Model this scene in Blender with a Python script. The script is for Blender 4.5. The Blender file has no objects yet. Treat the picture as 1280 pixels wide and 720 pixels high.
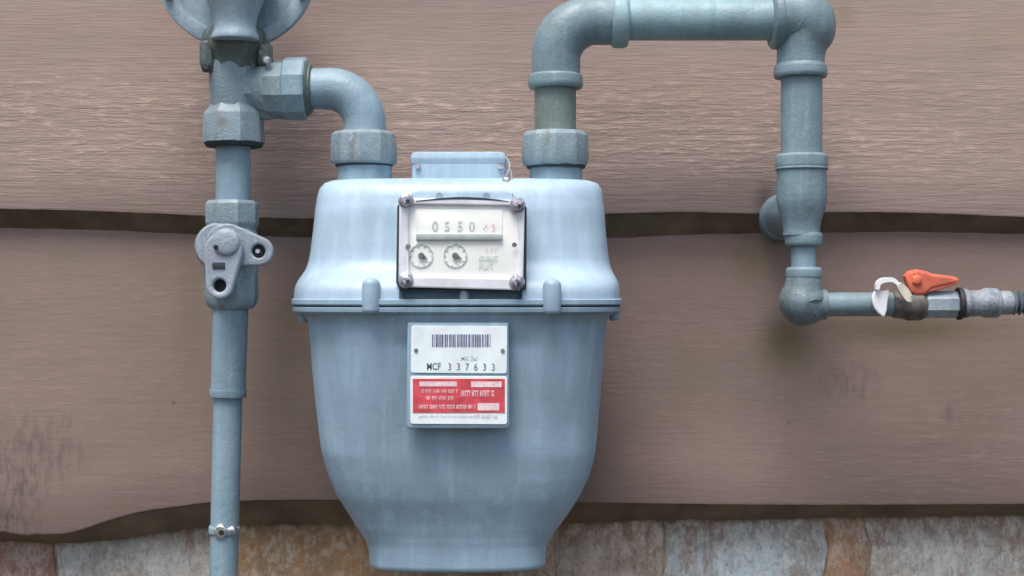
import bpy, bmesh, math, random
from mathutils import Vector, Matrix, noise
random.seed(7)
R = math.radians
sc = bpy.context.scene
col = sc.collection

# ------------------------------------------------------------------ camera
CAMY, CAMZ, LENS = -1.3, 0.80, 50.0
FPX = 1280 * LENS / 36.0
cd = bpy.data.cameras.new('camera'); cam = bpy.data.objects.new('camera', cd); col.objects.link(cam)
cam.location = (0, CAMY, CAMZ); cam.rotation_euler = (R(90), 0, 0)
cd.lens = LENS; cd.sensor_width = 36; cd.clip_start = 0.02; cd.clip_end = 2000
sc.camera = cam

# ------------------------------------------------------------------ light
SUN_EL, SUN_AZ = R(67), R(-22)          # azimuth measured from straight behind the camera, negative = from the left
w = bpy.data.worlds.new('World'); sc.world = w; w.use_nodes = True
nt = w.node_tree; bg = nt.nodes['Background']
sky = nt.nodes.new('ShaderNodeTexSky'); sky.sky_type = 'NISHITA'; sky.sun_disc = False
sky.sun_elevation = SUN_EL
sky.sun_rotation = R(180) - SUN_AZ
sky.dust_density = 4.0; sky.air_density = 1.0; sky.ozone_density = 1.0
nt.links.new(sky.outputs[0], bg.inputs[0]); bg.inputs[1].default_value = 0.088
sd = bpy.data.lights.new('sun', 'SUN'); sun = bpy.data.objects.new('sun', sd); col.objects.link(sun)
sd.energy = 1.5; sd.angle = R(32); sd.color = (1.0, 0.955, 0.90)
sdir = Vector((math.sin(SUN_AZ) * math.cos(SUN_EL), -math.cos(SUN_AZ) * math.cos(SUN_EL), math.sin(SUN_EL)))
sun.rotation_euler = sdir.to_track_quat('Z', 'Y').to_euler(); sun.location = (0, -3, 5)
sc.view_settings.view_transform = 'Standard'; sc.view_settings.look = 'None'
sc.view_settings.gamma = 1; sc.view_settings.exposure = 1.18
sc.render.filter_size = 2.5

# ------------------------------------------------------------------ helpers
def S(Y): return (Y - CAMY) / FPX                 # metres per photo pixel at depth Y
def P(px, py, Y): return Vector(((px - 640) * S(Y), Y, CAMZ - (py - 360) * S(Y)))

def root_loc(p):
    while p.parent: p = p.parent
    return p.location

def thing(name, label, cat, loc, group=None):
    o = bpy.data.objects.new(name, None); col.objects.link(o); o.location = loc
    o.empty_display_size = 0.05
    o['label'] = label; o['category'] = cat
    if group: o['group'] = group
    return o

def link_mesh(name, me, mat, parent, label=None, kind=None, smooth=32):
    if parent is not None: me.transform(Matrix.Translation(-root_loc(parent)))
    me.materials.clear(); me.materials.append(mat)
    if smooth:
        me.shade_smooth(); me.set_sharp_from_angle(angle=R(smooth))
    o = bpy.data.objects.new(name, me); col.objects.link(o); o.parent = parent
    if label: o['label'] = label
    if kind: o['kind'] = kind
    return o

def obj(name, bm, mat, parent, **k):
    bmesh.ops.recalc_face_normals(bm, faces=bm.faces[:])
    me = bpy.data.meshes.new(name); bm.to_mesh(me); bm.free()
    return link_mesh(name, me, mat, parent, **k)

def rounded(prof, r):
    """soften the corners of a (t, radius) profile with a small arc"""
    out = [prof[0]]
    for a, b, c in zip(prof, prof[1:], prof[2:]):
        A, B, C_ = Vector(a), Vector(b), Vector(c)
        u, v = A - B, C_ - B
        if u.length < 1e-7 or v.length < 1e-7: continue
        if u.angle(v) > R(165): out.append(b); continue
        k = min(r, u.length * .45, v.length * .45)
        p, q = B + u.normalized() * k, B + v.normalized() * k
        out += [tuple(p), tuple(p * .25 + B * .5 + q * .25), tuple(q)]
    out.append(prof[-1])
    return out

def lathe(bm, o, axis, prof, segs=40, rnd=0.0009, spin=0.0, closed=True, wob=0.0):
    """surface of revolution: prof = [(t, r)] in metres along axis from o"""
    axis = Vector(axis).normalized(); o = Vector(o)
    up = Vector((0, 0, 1)) if abs(axis.z) < .9 else Vector((0, -1, 0))
    u = (up - axis * up.dot(axis)).normalized(); v = axis.cross(u)
    if rnd: prof = rounded(prof, rnd)
    rings = []
    for t, r in prof:
        ring = []
        for i in range(segs):
            a = 2 * math.pi * i / segs + spin
            d = u * math.cos(a) + v * math.sin(a)
            rr = r
            if wob: rr += wob * noise.noise((o + axis * t + d * r) * 90)
            ring.append(bm.verts.new(o + axis * t + d * rr))
        rings.append(ring)
    for a, b in zip(rings, rings[1:]):
        for i in range(segs):
            j = (i + 1) % segs
            bm.faces.new((a[i], a[j], b[j], b[i]))
    if closed:
        bm.faces.new(rings[0]); bm.faces.new(rings[-1])
    return bm

def vert(cx, Y, prof, **k):
    """vertical turned part from photo rows: prof = [(py, r_px)]"""
    s = S(Y); o = P(cx, prof[0][0], Y); p0 = prof[0][0]
    return lathe(bmesh.new(), o, (0, 0, -1), [((p - p0) * s, r * s) for p, r in prof], **k)

def horiz(cy, Y, prof, **k):
    s = S(Y); o = P(prof[0][0], cy, Y); p0 = prof[0][0]
    return lathe(bmesh.new(), o, (1, 0, 0), [((p - p0) * s, r * s) for p, r in prof], **k)

def front(cx, cy, Y, prof, **k):
    """turned part facing the camera side: prof = [(mm towards viewer, r_px)]"""
    s = S(Y)
    return lathe(bmesh.new(), P(cx, cy, Y), (0, -1, 0), [(t * .001, r * s) for t, r in prof], **k)

def tube(bm, pts, rad, segs=40, closed=True):
    pts = [Vector(p) for p in pts]; n = len(pts); rings = []; u = None
    for i, p in enumerate(pts):
        t = ((pts[min(i + 1, n - 1)] - pts[max(i - 1, 0)])).normalized()
        if u is None:
            ref = Vector((0, 1, 0)) if abs(t.y) < .9 else Vector((1, 0, 0))
            u = (ref - t * ref.dot(t)).normalized()
        else: u = (u - t * u.dot(t)).normalized()
        v = t.cross(u)
        rings.append([bm.verts.new(p + (u * math.cos(2 * math.pi * k / segs) + v * math.sin(2 * math.pi * k / segs)) * rad[i]) for k in range(segs)])
    for a, b in zip(rings, rings[1:]):
        for i in range(segs):
            j = (i + 1) % segs; bm.faces.new((a[i], a[j], b[j], b[i]))
    if closed: bm.faces.new(rings[0]); bm.faces.new(rings[-1])
    return bm

def smooth_path(ctrl, n=10):
    """Catmull-Rom through (px, py, r) or vectors"""
    c = [Vector(q) for q in ctrl]; c = [c[0] * 2 - c[1]] + c + [c[-1] * 2 - c[-2]]; out = []
    for i in range(1, len(c) - 2):
        for k in range(n):
            t = k / n; p0, p1, p2, p3 = c[i - 1:i + 3]
            out.append(.5 * ((2 * p1) + (p2 - p0) * t + (2 * p0 - 5 * p1 + 4 * p2 - p3) * t * t + (3 * p1 - p0 - 3 * p2 + p3) * t ** 3))
    out.append(c[-2]); return out

def box(bm, a, b, bev=0.0012, seg=2):
    a, b = Vector(a), Vector(b)
    m = bmesh.new(); bmesh.ops.create_cube(m, size=1)
    sz = Vector((abs(b.x - a.x), abs(b.y - a.y), abs(b.z - a.z)))
    for v in m.verts: v.co = Vector((v.co.x * sz.x, v.co.y * sz.y, v.co.z * sz.z)) + (a + b) / 2
    if bev: bmesh.ops.bevel(m, geom=m.edges[:], offset=min(bev, min(sz) * .45), segments=seg, affect='EDGES', profile=.6)
    me = bpy.data.meshes.new('t'); m.to_mesh(me); m.free(); bm.from_mesh(me); bpy.data.meshes.remove(me)
    return bm

def pbox(x0, y0, x1, y1, Yf, Yb, bev=0.0012, bm=None):
    """box whose front face covers the given photo rectangle at depth Yf"""
    a = P(x0, y0, Yf); b = P(x1, y1, Yf); b.y = Yb
    return box(bm or bmesh.new(), a, b, bev)

def curve_mesh(splines, half, bev):
    """flat outline (world x, z) with holes -> solid plate centred on y = 0"""
    cu = bpy.data.curves.new('t', 'CURVE'); cu.dimensions = '2D'; cu.fill_mode = 'BOTH'
    cu.extrude = half - bev; cu.bevel_depth = bev; cu.bevel_resolution = 1; cu.offset = -bev
    for pts in splines:
        sp = cu.splines.new('POLY'); sp.points.add(len(pts) - 1); sp.use_cyclic_u = True
        for q, p in zip(sp.points, pts): q.co = (p[0], p[1], 0, 1)
    return eval_curve(cu)

def eval_curve(cu):
    o = bpy.data.objects.new('t', cu); col.objects.link(o)
    dg = bpy.context.evaluated_depsgraph_get(); me = bpy.data.meshes.new_from_object(o.evaluated_get(dg))
    bpy.data.objects.remove(o); bpy.data.curves.remove(cu)
    me.transform(Matrix.Rotation(R(90), 4, 'X')); return me

def plate(name, outlines, Y, thick, mat, parent, bev=0.0012, **k):
    me = curve_mesh([[(P(x, y, Y).x, P(x, y, Y).z) for x, y in o] for o in outlines], thick / 2, bev)
    me.transform(Matrix.Translation((0, Y + thick / 2, 0)))
    return link_mesh(name, me, mat, parent, **k)

def circ(cx, cy, r, n=28): return [(cx + r * math.cos(2 * math.pi * i / n), cy + r * math.sin(2 * math.pi * i / n)) for i in range(n)]

def hull2(c1, r1, c2, r2, n=40):
    """outline round two circles (teardrop)"""
    pts = circ(*c1, r1, n) + circ(*c2, r2, n)
    pts = sorted(pts)
    def half(ps):
        h = []
        for p in ps:
            while len(h) > 1 and (h[-1][0] - h[-2][0]) * (p[1] - h[-2][1]) - (h[-1][1] - h[-2][1]) * (p[0] - h[-2][0]) <= 0: h.pop()
            h.append(p)
        return h
    a, b = half(pts), half(pts[::-1]); return a[:-1] + b[:-1]

def text(body, x, y, h, Y, mat, parent, name='lettering', align='LEFT', wide=1.0, bold=0.0, label=None):
    """flat print, baseline-left at photo point, cap height h pixels"""
    cu = bpy.data.curves.new('t', 'FONT'); cu.body = body; cu.size = 1; cu.align_x = align; cu.fill_mode = 'FRONT'; cu.offset = bold
    me = eval_curve(cu); s = S(Y) * h / 0.70
    me.transform(Matrix.Diagonal((s * wide, s, s, 1))); me.transform(Matrix.Translation(P(x, y, Y)))
    return link_mesh(name, me, mat, parent, smooth=0, label=label)

# ------------------------------------------------------------------ materials
class N:
    def __init__(s, name):
        s.m = bpy.data.materials.new(name); s.m.use_nodes = True; s.t = s.m.node_tree; s.b = s.t.nodes['Principled BSDF']
        s.co = s.t.nodes.new('ShaderNodeTexCoord').outputs['Object']
    def new(s, t, **k):
        n = s.t.nodes.new(t)
        for a, b in k.items(): setattr(n, a, b)
        return n
    def l(s, a, b): s.t.links.new(a, b)
    def map(s, scale, loc=(0, 0, 0), src=None):
        n = s.new('ShaderNodeMapping'); n.inputs['Scale'].default_value = scale; n.inputs['Location'].default_value = loc
        s.l(src or s.co, n.inputs[0]); return n.outputs[0]
    def noise(s, vec, scale=1, detail=6, rough=.55, dist=0):
        n = s.new('ShaderNodeTexNoise'); n.inputs['Scale'].default_value = scale; n.inputs['Detail'].default_value = detail
        n.inputs['Roughness'].default_value = rough; n.inputs['Distortion'].default_value = dist
        s.l(vec, n.inputs['Vector']); return n.outputs[0]
    def ramp(s, f, stops):
        n = s.new('ShaderNodeValToRGB'); e = n.color_ramp.elements
        while len(e) < len(stops): e.new(.5)
        for q, (p, c) in zip(e, stops): q.position = p; q.color = (c, c, c, 1) if isinstance(c, (int, float)) else (*c, 1)
        s.l(f, n.inputs[0]); return n.outputs[0]
    def mix(s, f, a, b, mode='MIX'):
        n = s.new('ShaderNodeMix', data_type='RGBA', blend_type=mode)
        for sock, v in ((n.inputs[0], f), (n.inputs[6], a), (n.inputs[7], b)):
            if hasattr(v, 'links'): s.l(v, sock)
            elif isinstance(v, (int, float)): sock.default_value = v
            else: sock.default_value = (*v, 1)
        return n.outputs[2]
    def math(s, op, a, b=0.0):
        n = s.new('ShaderNodeMath', operation=op)
        for i, v in enumerate((a, b)):
            if hasattr(v, 'links'): s.l(v, n.inputs[i])
            else: n.inputs[i].default_value = v
        return n.outputs[0]
    def blob(s, x, z, rx, rz, soft=1.0):
        """0..1 patch of its own shape round a wall point (object coords)"""
        m = s.new('ShaderNodeMapping', vector_type='POINT')
        m.inputs['Location'].default_value = (-x / rx, 0, -z / rz); m.inputs['Scale'].default_value = (1 / rx, 0, 1 / rz)
        s.l(s.co, m.inputs[0])
        ln = s.new('ShaderNodeVectorMath', operation='LENGTH'); s.l(m.outputs[0], ln.inputs[0])
        mr = s.new('ShaderNodeMapRange', interpolation_type='SMOOTHSTEP'); mr.inputs[1].default_value = 1 ; mr.inputs[2].default_value = 1 - soft
        s.l(ln.outputs['Value'], mr.inputs[0]); return mr.outputs[0]
    def bump(s, h, strength=.3, dist=.001, prev=None):
        n = s.new('ShaderNodeBump'); n.inputs['Strength'].default_value = strength; n.inputs['Distance'].default_value = dist
        s.l(h, n.inputs['Height'])
        if prev: s.l(prev, n.inputs['Normal'])
        s.l(n.outputs[0], s.b.inputs['Normal']); return n.outputs[0]
    def fin(s, c, rough=.5, metal=0.0, spec=None):
        if hasattr(c, 'links'): s.l(c, s.b.inputs['Base Color'])
        else: s.b.inputs['Base Color'].default_value = (*c, 1)
        if hasattr(rough, 'links'): s.l(rough, s.b.inputs['Roughness'])
        else: s.b.inputs['Roughness'].default_value = rough
        s.b.inputs['Metallic'].default_value = metal
        if spec is not None: s.b.inputs['Specular IOR Level'].default_value = spec
        return s.m

def paint(name, c, dirt=(.10, .13, .09), amt=.5, rough=.42, chips=.25, bump=.35, streak=.5, rust=0.0):
    n = N(name)
    big = n.noise(n.map((9, 9, 9)), 1, 5)
    c1 = n.mix(n.ramp(big, [(.35, 0.0), (.68, 1.0)]), tuple(v * .84 for v in c), tuple(min(1, v * 1.13) for v in c))
    st = n.noise(n.map((95, 95, 6), (3, 1, 7)), 1, 5, .6)
    c2 = n.mix(n.math('MULTIPLY', n.ramp(st, [(.48, 0.0), (.75, 1.0)]), streak * .9), c1, tuple(min(1, v * 1.35 + .03) for v in c))
    st2 = n.noise(n.map((60, 60, 9), (9, 4, 2)), 1, 6, .65)
    c3 = n.mix(n.math('MULTIPLY', n.ramp(st2, [(.50, 0.0), (.74, 1.0)]), amt * .8), c2, dirt)
    sp = n.noise(n.map((330, 330, 330)), 1, 3, .7)
    c4 = n.mix(n.math('MULTIPLY', n.ramp(sp, [(.62, 0.0), (.70, 1.0)]), chips), c3, tuple(v * .45 for v in c))
    if rust:
        ru = n.noise(n.map((46, 46, 30), (6, 1, 8)), 1, 8, .75)
        c4 = n.mix(n.math('MULTIPLY', n.ramp(ru, [(.60, 0.0), (.66, 1.0)]), rust), c4, (.17, .095, .055))
        wh = n.noise(n.map((150, 150, 90), (1, 7, 3)), 1, 5, .7)
        c4 = n.mix(n.math('MULTIPLY', n.ramp(wh, [(.60, 0.0), (.66, 1.0)]), rust * .7), c4, (.48, .54, .56))
    n.bump(n.noise(n.map((420, 420, 420)), 1, 3, .6), bump, .0009, n.bump(n.noise(n.map((38, 38, 38)), 1, 4), min(.6, bump * 1.6), .0022))
    rg = n.ramp(n.mix(.5, big, st2), [(.35, rough - .10), (.6, rough + .18)])
    return n.fin(c4, rg)

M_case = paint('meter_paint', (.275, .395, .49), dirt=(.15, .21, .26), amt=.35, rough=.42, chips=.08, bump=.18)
M_case_lit = paint('lit_meter_paint', (.355, .485, .59), dirt=(.24, .32, .38), amt=.3, rough=.38, chips=.06, bump=.15)  # same paint as the lower case, lightened where the cover catches more light
M_pipe_l = paint('riser_paint', (.225, .335, .405), amt=.4, chips=.2, rust=.3)
M_fit_l = paint('grimy_fitting_paint', (.225, .305, .345), dirt=(.09, .12, .07), amt=.8, chips=.4, bump=.6, rust=.55)
M_reg = paint('regulator_paint', (.26, .36, .42), dirt=(.06, .09, .08), amt=.5, chips=.2, rust=.3)
M_regdk = paint('shaded_collar_paint', (.10, .135, .125), dirt=(.035, .05, .03), amt=.9, chips=.4, bump=.6, rust=.55)  # olive collar paint with the shade beneath the spout darkened into it
M_pipe_r = paint('outlet_paint', (.180, .268, .305), dirt=(.09, .125, .105), amt=.5, chips=.2, rust=.3)
M_pipe_top = paint('cross_pipe_paint', (.25, .385, .43), dirt=(.12, .17, .15), amt=.4, chips=.1)
M_elbow = paint('grimy_elbow_paint', (.14, .195, .22), dirt=(.07, .09, .06), amt=.9, chips=.5, bump=.6, rust=.55)
M_nipple = paint('weathered_nipple_paint', (.17, .22, .20), dirt=(.09, .10, .06), amt=.8, chips=.4, rust=.55)
M_valve = paint('valve_paint', (.27, .33, .38), dirt=(.13, .15, .17), amt=.6, chips=.4, bump=.6, rust=.55)

def simple(name, c, rough=.5, metal=0.0, var=.25, scale=40, bump=0.0):
    n = N(name); f = n.noise(n.map((scale,) * 3), 1, 4)
    cc = n.mix(n.ramp(f, [(.35, 0.0), (.65, 1.0)]), tuple(v * (1 - var) for v in c), tuple(min(1, v * (1 + var)) for v in c))
    if bump: n.bump(n.noise(n.map((scale * 8,) * 3), 1, 3), bump, .0006)
    return n.fin(cc, rough, metal)

M_dark = simple('dark_hole', (.012, .014, .014), .8)
M_gasket_shade = simple('black_gasket_and_shade', (.03, .04, .045), .8)  # black for gaskets, and for plates that stand in for shaded gaps
M_zinc = simple('dull_zinc_screw', (.50, .50, .56), .38, .75, .4, 260, .5)
M_brass = simple('old_screw_head', (.36, .35, .42), .45, .6, .55, 320, .7)
M_bezel = simple('lilac_grey_bezel', (.74, .77, .82), .35, .05, .12, 60)
M_dial = simple('cream_dial_face', (.92, .95, .90), .5, 0, .03, 60)
M_ledge = simple('counter_ledge_grey', (.40, .47, .47), .5, 0, .12, 90)
M_ink = simple('faded_black_ink', (.15, .18, .19), .7, 0, .3, 300)
M_inkp = simple('pale_grey_ink', (.54, .61, .60), .7, 0, .3, 300)
M_inkr = simple('faded_pink_ink', (.80, .66, .68), .7, 0, .15, 300)
M_bar = simple('barcode_ink', (.16, .16, .28), .7, 0, .3, 300)
M_white = simple('white_plate', (.78, .88, .90), .38, 0, .06, 70)
M_red = simple('faded_red_plate', (.60, .075, .095), .42, 0, .22, 120)
M_pink = simple('pinkish_white_print', (.80, .62, .64), .5, 0, .12, 300)
M_orange = simple('faded_orange_lever', (.62, .145, .085), .5, 0, .22, 60, .3)
M_tag = simple('white_plastic_tag', (.82, .84, .86), .45, 0, .05, 60)
M_tape = simple('cream_tape', (.62, .56, .48), .6, 0, .15, 90)
M_bronze = simple('dark_bronze_valve_body', (.13, .115, .11), .5, .3, .4, 110, .6)
M_handle = paint('worn_pale_handle_paint', (.31, .36, .42), dirt=(.17, .20, .22), amt=.7, chips=.3, bump=.5)
M_steel = paint('scuffed_silver_union', (.26, .30, .34), dirt=(.05, .06, .07), amt=1.25, rough=.4, chips=.9, bump=.9, rust=.5)
M_rubber = simple('black_rubber_ring', (.02, .022, .025), .6)
M_bright = simple('bright_screw', (.75, .77, .78), .25, .9, .25, 300)
def glass():
    n = N('clear_dial_cover'); b = n.b
    b.inputs['Transmission Weight'].default_value = 1; b.inputs['Roughness'].default_value = .08; b.inputs['IOR'].default_value = 1.3
    return n.fin((.95, 1, .98), .08)

def wood(name, c, seed, stains_and_shade=(), grain=1.0, band=False):
    n = N(name)
    warp = n.noise(n.map((3.2, 1, 11), (seed, 0, seed)), 1, 3)
    # long horizontal grain, warped
    add = n.new('ShaderNodeVectorMath', operation='ADD'); sc_ = n.new('ShaderNodeVectorMath', operation='SCALE'); sc_.inputs['Scale'].default_value = .0045
    cmb = n.new('ShaderNodeCombineXYZ'); n.l(warp, cmb.inputs[2]); n.l(cmb.outputs[0], sc_.inputs[0]); n.l(n.co, add.inputs[0]); n.l(sc_.outputs[0], add.inputs[1])
    v = add.outputs[0]
    g1 = n.noise(n.map((9, 1, 120), (seed, 0, 0), v), 1, 6, .62)
    g2 = n.noise(n.map((26, 1, 420), (0, 0, seed), v), 1, 5, .65)
    fleck = n.noise(n.map((48, 1, 210), (seed * 2, 0, 1), v), 1, 4, .7)
    blot = n.noise(n.map((3.1, 1, 5.5), (seed, 0, 4)), 1, 5, .55)
    coarse = n.ramp(n.noise(n.map((1.5, 1, 9), (seed, 2, 9)), 1, 3), [(.36, .25), (.62, 1.0)])
    if band: coarse = n.math('ADD', n.math('MULTIPLY', coarse, n.math('ADD', n.math('MULTIPLY', n.blob(0, P(0, 165, 0).z, 9, 105 * S(0), .8), .85), .15)), .05)
    c1 = n.mix(n.ramp(blot, [(.3, 0.0), (.72, 1.0)]), tuple(a * .80 for a in c), tuple(a * 1.16 for a in c))
    c1 = n.mix(n.math('MULTIPLY', n.ramp(g1, [(.50, 0.0), (.70, 1.0)]), .20 * min(1, grain)), c1, tuple(a * .62 for a in c))
    c1 = n.mix(n.math('MULTIPLY', n.ramp(g2, [(.50, 0.0), (.74, 1.0)]), .16 * min(1, grain)), c1, tuple(a * .6 for a in c))
    fl = n.math('MULTIPLY', n.math('MULTIPLY', n.ramp(fleck, [(.53, 0.0), (.64, 1.0)]), coarse), .42 * min(grain, 1.2))
    c1 = n.mix(fl, c1, (c[0] * 1.7 + .03, c[1] * 1.65 + .03, c[2] * 1.55 + .02))
    yel = n.noise(n.map((9, 1, 14), (seed, 5, 2)), 1, 4)
    c1 = n.mix(n.math('MULTIPLY', n.ramp(yel, [(.55, 0.0), (.72, 1.0)]), .22), c1, (c[0] * .95, c[1] * .98, c[2] * .68))
    pur = n.noise(n.map((5, 1, 9), (seed + 7, 5, 6)), 1, 4)
    c1 = n.mix(n.math('MULTIPLY', n.ramp(pur, [(.55, 0.0), (.75, 1.0)]), .25), c1, (c[0] * 1.0, c[1] * .88, c[2] * 1.08))
    brk = n.noise(n.map((60, 1, 60)), 1, 4, .7)
    for (x, z, rx, rz, cc, a, rough_) in stains_and_shade:
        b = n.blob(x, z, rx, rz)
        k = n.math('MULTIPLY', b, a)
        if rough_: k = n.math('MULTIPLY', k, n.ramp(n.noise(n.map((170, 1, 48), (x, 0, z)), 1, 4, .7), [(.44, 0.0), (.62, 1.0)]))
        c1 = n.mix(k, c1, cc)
    b0 = n.bump(n.noise(n.map((900, 900, 900)), 1, 2, .5), .15, .0004)
    gb = n.math('MULTIPLY', g1, n.math('ADD', coarse, .15))
    b1 = n.bump(gb, .22 * grain, .0042, b0)
    b2 = n.bump(g2, .22 * grain, .0016, b1)
    n.bump(n.math('MULTIPLY', fleck, coarse), .38 * grain, .0024, b2)
    return n.fin(c1, .78, 0, .3)

# ------------------------------------------------------------------ setting: ground
def ground():
    bm = bmesh.new(); n = 60
    xs = [math.copysign(abs(t) ** 3.2 * 300, t) for t in [i / n * 2 - 1 for i in range(n + 1)]]
    g = [[bm.verts.new((x, y, -0.012 + .022 * noise.noise(Vector((x * .8, y * .8, 0))) * (1 if abs(x) + abs(y) < 60 else 0))) for x in xs] for y in xs]
    for a, b in zip(g, g[1:]):
        for i in range(n): bm.faces.new((a[i], a[i + 1], b[i + 1], b[i]))
    m = N('mulch_and_soil'); f = m.noise(m.map((14, 14, 14)), 1, 8, .7)
    c = m.mix(m.ramp(f, [(.35, 0.0), (.65, 1.0)]), (.028, .024, .018), (.085, .075, .055)); m.bump(f, .8, .03)
    o = obj('ground', bm, m.fin(c, .95), None, kind='structure'); o['label'] = 'dark bare soil below the house wall'
    return o
ground()

# ------------------------------------------------------------------ setting: wall of wavy-edged siding
EA = [(-60, 262), (0, 262), (100, 264), (200, 268), (260, 271), (330, 273), (390, 274), (480, 272), (600, 269), (760, 268), (850, 266), (960, 268), (1060, 266), (1150, 267), (1280, 272), (1340, 273)]
BA = [(-60, 286), (0, 287), (150, 291), (240, 296), (390, 300), (500, 302), (760, 301), (850, 297), (960, 294), (1060, 294), (1150, 293), (1280, 295), (1340, 296)]
EB = [(-60, 660), (0, 665), (25, 669), (50, 668), (80, 668), (108, 661), (144, 649), (180, 640), (216, 635), (259, 629.5), (305, 627), (359, 626), (413, 626), (560, 628), (731, 629), (868, 631), (1032, 632), (1280, 631), (1340, 631)]
BB = [(-60, 673), (0, 675), (72, 679), (110, 677), (155, 674), (201, 666), (259, 659), (305, 656), (424, 655), (560, 655), (717, 654), (806, 650), (924, 650), (1032, 647), (1190, 645), (1280, 644), (1340, 644)]
YE, YB = -0.021, -0.0025
def world_curve(tab, Y): return [(P(a, b, Y).x, P(a, b, Y).z) for a, b in tab]
def sample(tab, x, seed, base):
    if x < tab[0][0] or x > tab[-1][0]:
        e = tab[0] if x < tab[0][0] else tab[-1]; d = abs(x - e[0])
        return e[1] + .020 * noise.noise(Vector((x * 2.4, seed, 0))) * min(1, d * 3) - .020 * noise.noise(Vector((e[0] * 2.4, seed, 0))) * min(1, d * 3)
    for i, ((x0, z0), (x1, z1)) in enumerate(zip(tab, tab[1:])):
        if x0 <= x <= x1:
            m0 = tab[i - 1] if i else tab[i]; m3 = tab[i + 2] if i + 2 < len(tab) else tab[i + 1]
            t = (x - x0) / (x1 - x0)
            s0 = (z1 - m0[1]) / max(1e-6, x1 - m0[0]) * (x1 - x0); s1 = (m3[1] - z0) / max(1e-6, m3[0] - x0) * (x1 - x0)
            return z0 * (2 * t ** 3 - 3 * t * t + 1) + s0 * (t ** 3 - 2 * t * t + t) + z1 * (-2 * t ** 3 + 3 * t * t) + s1 * (t ** 3 - t * t)
wEA, wBA, wEB, wBB = world_curve(EA, YE), world_curve(BA, YB), world_curve(EB, YE), world_curve(BB, YB)
X0, X1 = -1.5, 1.5
def edge_fn(k):
    if k == 0: return (lambda x: sample(wEB, x, 3, 0)), (lambda x: sample(wBB, x, 3, 0))
    if k == 1: return (lambda x: sample(wEA, x, 5, 0)), (lambda x: sample(wBA, x, 5, 0))
    base = sample(wEA, 0, 5, 0) + .268 * (k - 1)
    f = lambda x: base + .016 * noise.noise(Vector((x * 2.6, k * 7.3, 0))) + .006 * noise.noise(Vector((x * 8, k, 0)))
    return f, (lambda x: f(x) - .019 + .003 * noise.noise(Vector((x * 5, k, 4))))
house = thing('house_wall', 'wall of wavy-edged grey-brown timber siding boards behind the pipes', 'wall', (0, 0, 0))
def spt(px, py, rx, ry, c, a, rg=False, Y=-.012):
    p = P(px, py, Y); return (p.x, p.z, rx * S(Y), ry * S(Y), c, a, rg)
OL = (.075, .065, .028)
st0 = [spt(985, 425, 52, 55, (.055, .048, .018), .9), spt(1000, 450, 95, 85, (.15, .13, .085), .45), spt(1140, 412, 170, 34, (.10, .088, .05), .75), spt(1060, 480, 60, 45, (.09, .08, .075), .5, True),  # first patch: grime and the elbow's soft shadow, both painted into the board
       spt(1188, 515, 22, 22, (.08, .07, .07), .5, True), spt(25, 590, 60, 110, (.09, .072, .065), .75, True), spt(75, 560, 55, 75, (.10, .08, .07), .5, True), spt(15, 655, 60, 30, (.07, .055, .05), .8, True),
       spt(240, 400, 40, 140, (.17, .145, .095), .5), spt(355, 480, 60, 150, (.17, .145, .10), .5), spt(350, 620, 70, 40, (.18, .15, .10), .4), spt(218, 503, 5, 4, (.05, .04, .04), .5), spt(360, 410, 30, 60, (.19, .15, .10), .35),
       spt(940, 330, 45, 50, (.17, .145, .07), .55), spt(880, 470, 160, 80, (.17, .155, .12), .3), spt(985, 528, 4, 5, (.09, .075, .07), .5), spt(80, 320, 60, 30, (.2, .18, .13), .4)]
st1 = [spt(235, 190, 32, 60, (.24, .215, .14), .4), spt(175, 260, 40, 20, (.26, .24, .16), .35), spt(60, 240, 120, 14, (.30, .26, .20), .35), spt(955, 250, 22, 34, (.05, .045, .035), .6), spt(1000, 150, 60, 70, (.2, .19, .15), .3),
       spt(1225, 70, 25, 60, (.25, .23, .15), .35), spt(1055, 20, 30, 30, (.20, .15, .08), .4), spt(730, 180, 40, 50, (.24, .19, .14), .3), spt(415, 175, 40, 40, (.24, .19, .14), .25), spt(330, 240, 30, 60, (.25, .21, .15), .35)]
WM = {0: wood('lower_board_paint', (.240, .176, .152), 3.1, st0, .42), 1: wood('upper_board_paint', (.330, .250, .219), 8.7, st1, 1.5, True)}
M_edge = simple('shaded_board_edge', (.150, .112, .070), .9, 0, .25, 30, .5)  # board undersides coloured darker than the faces to deepen their shade
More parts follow.
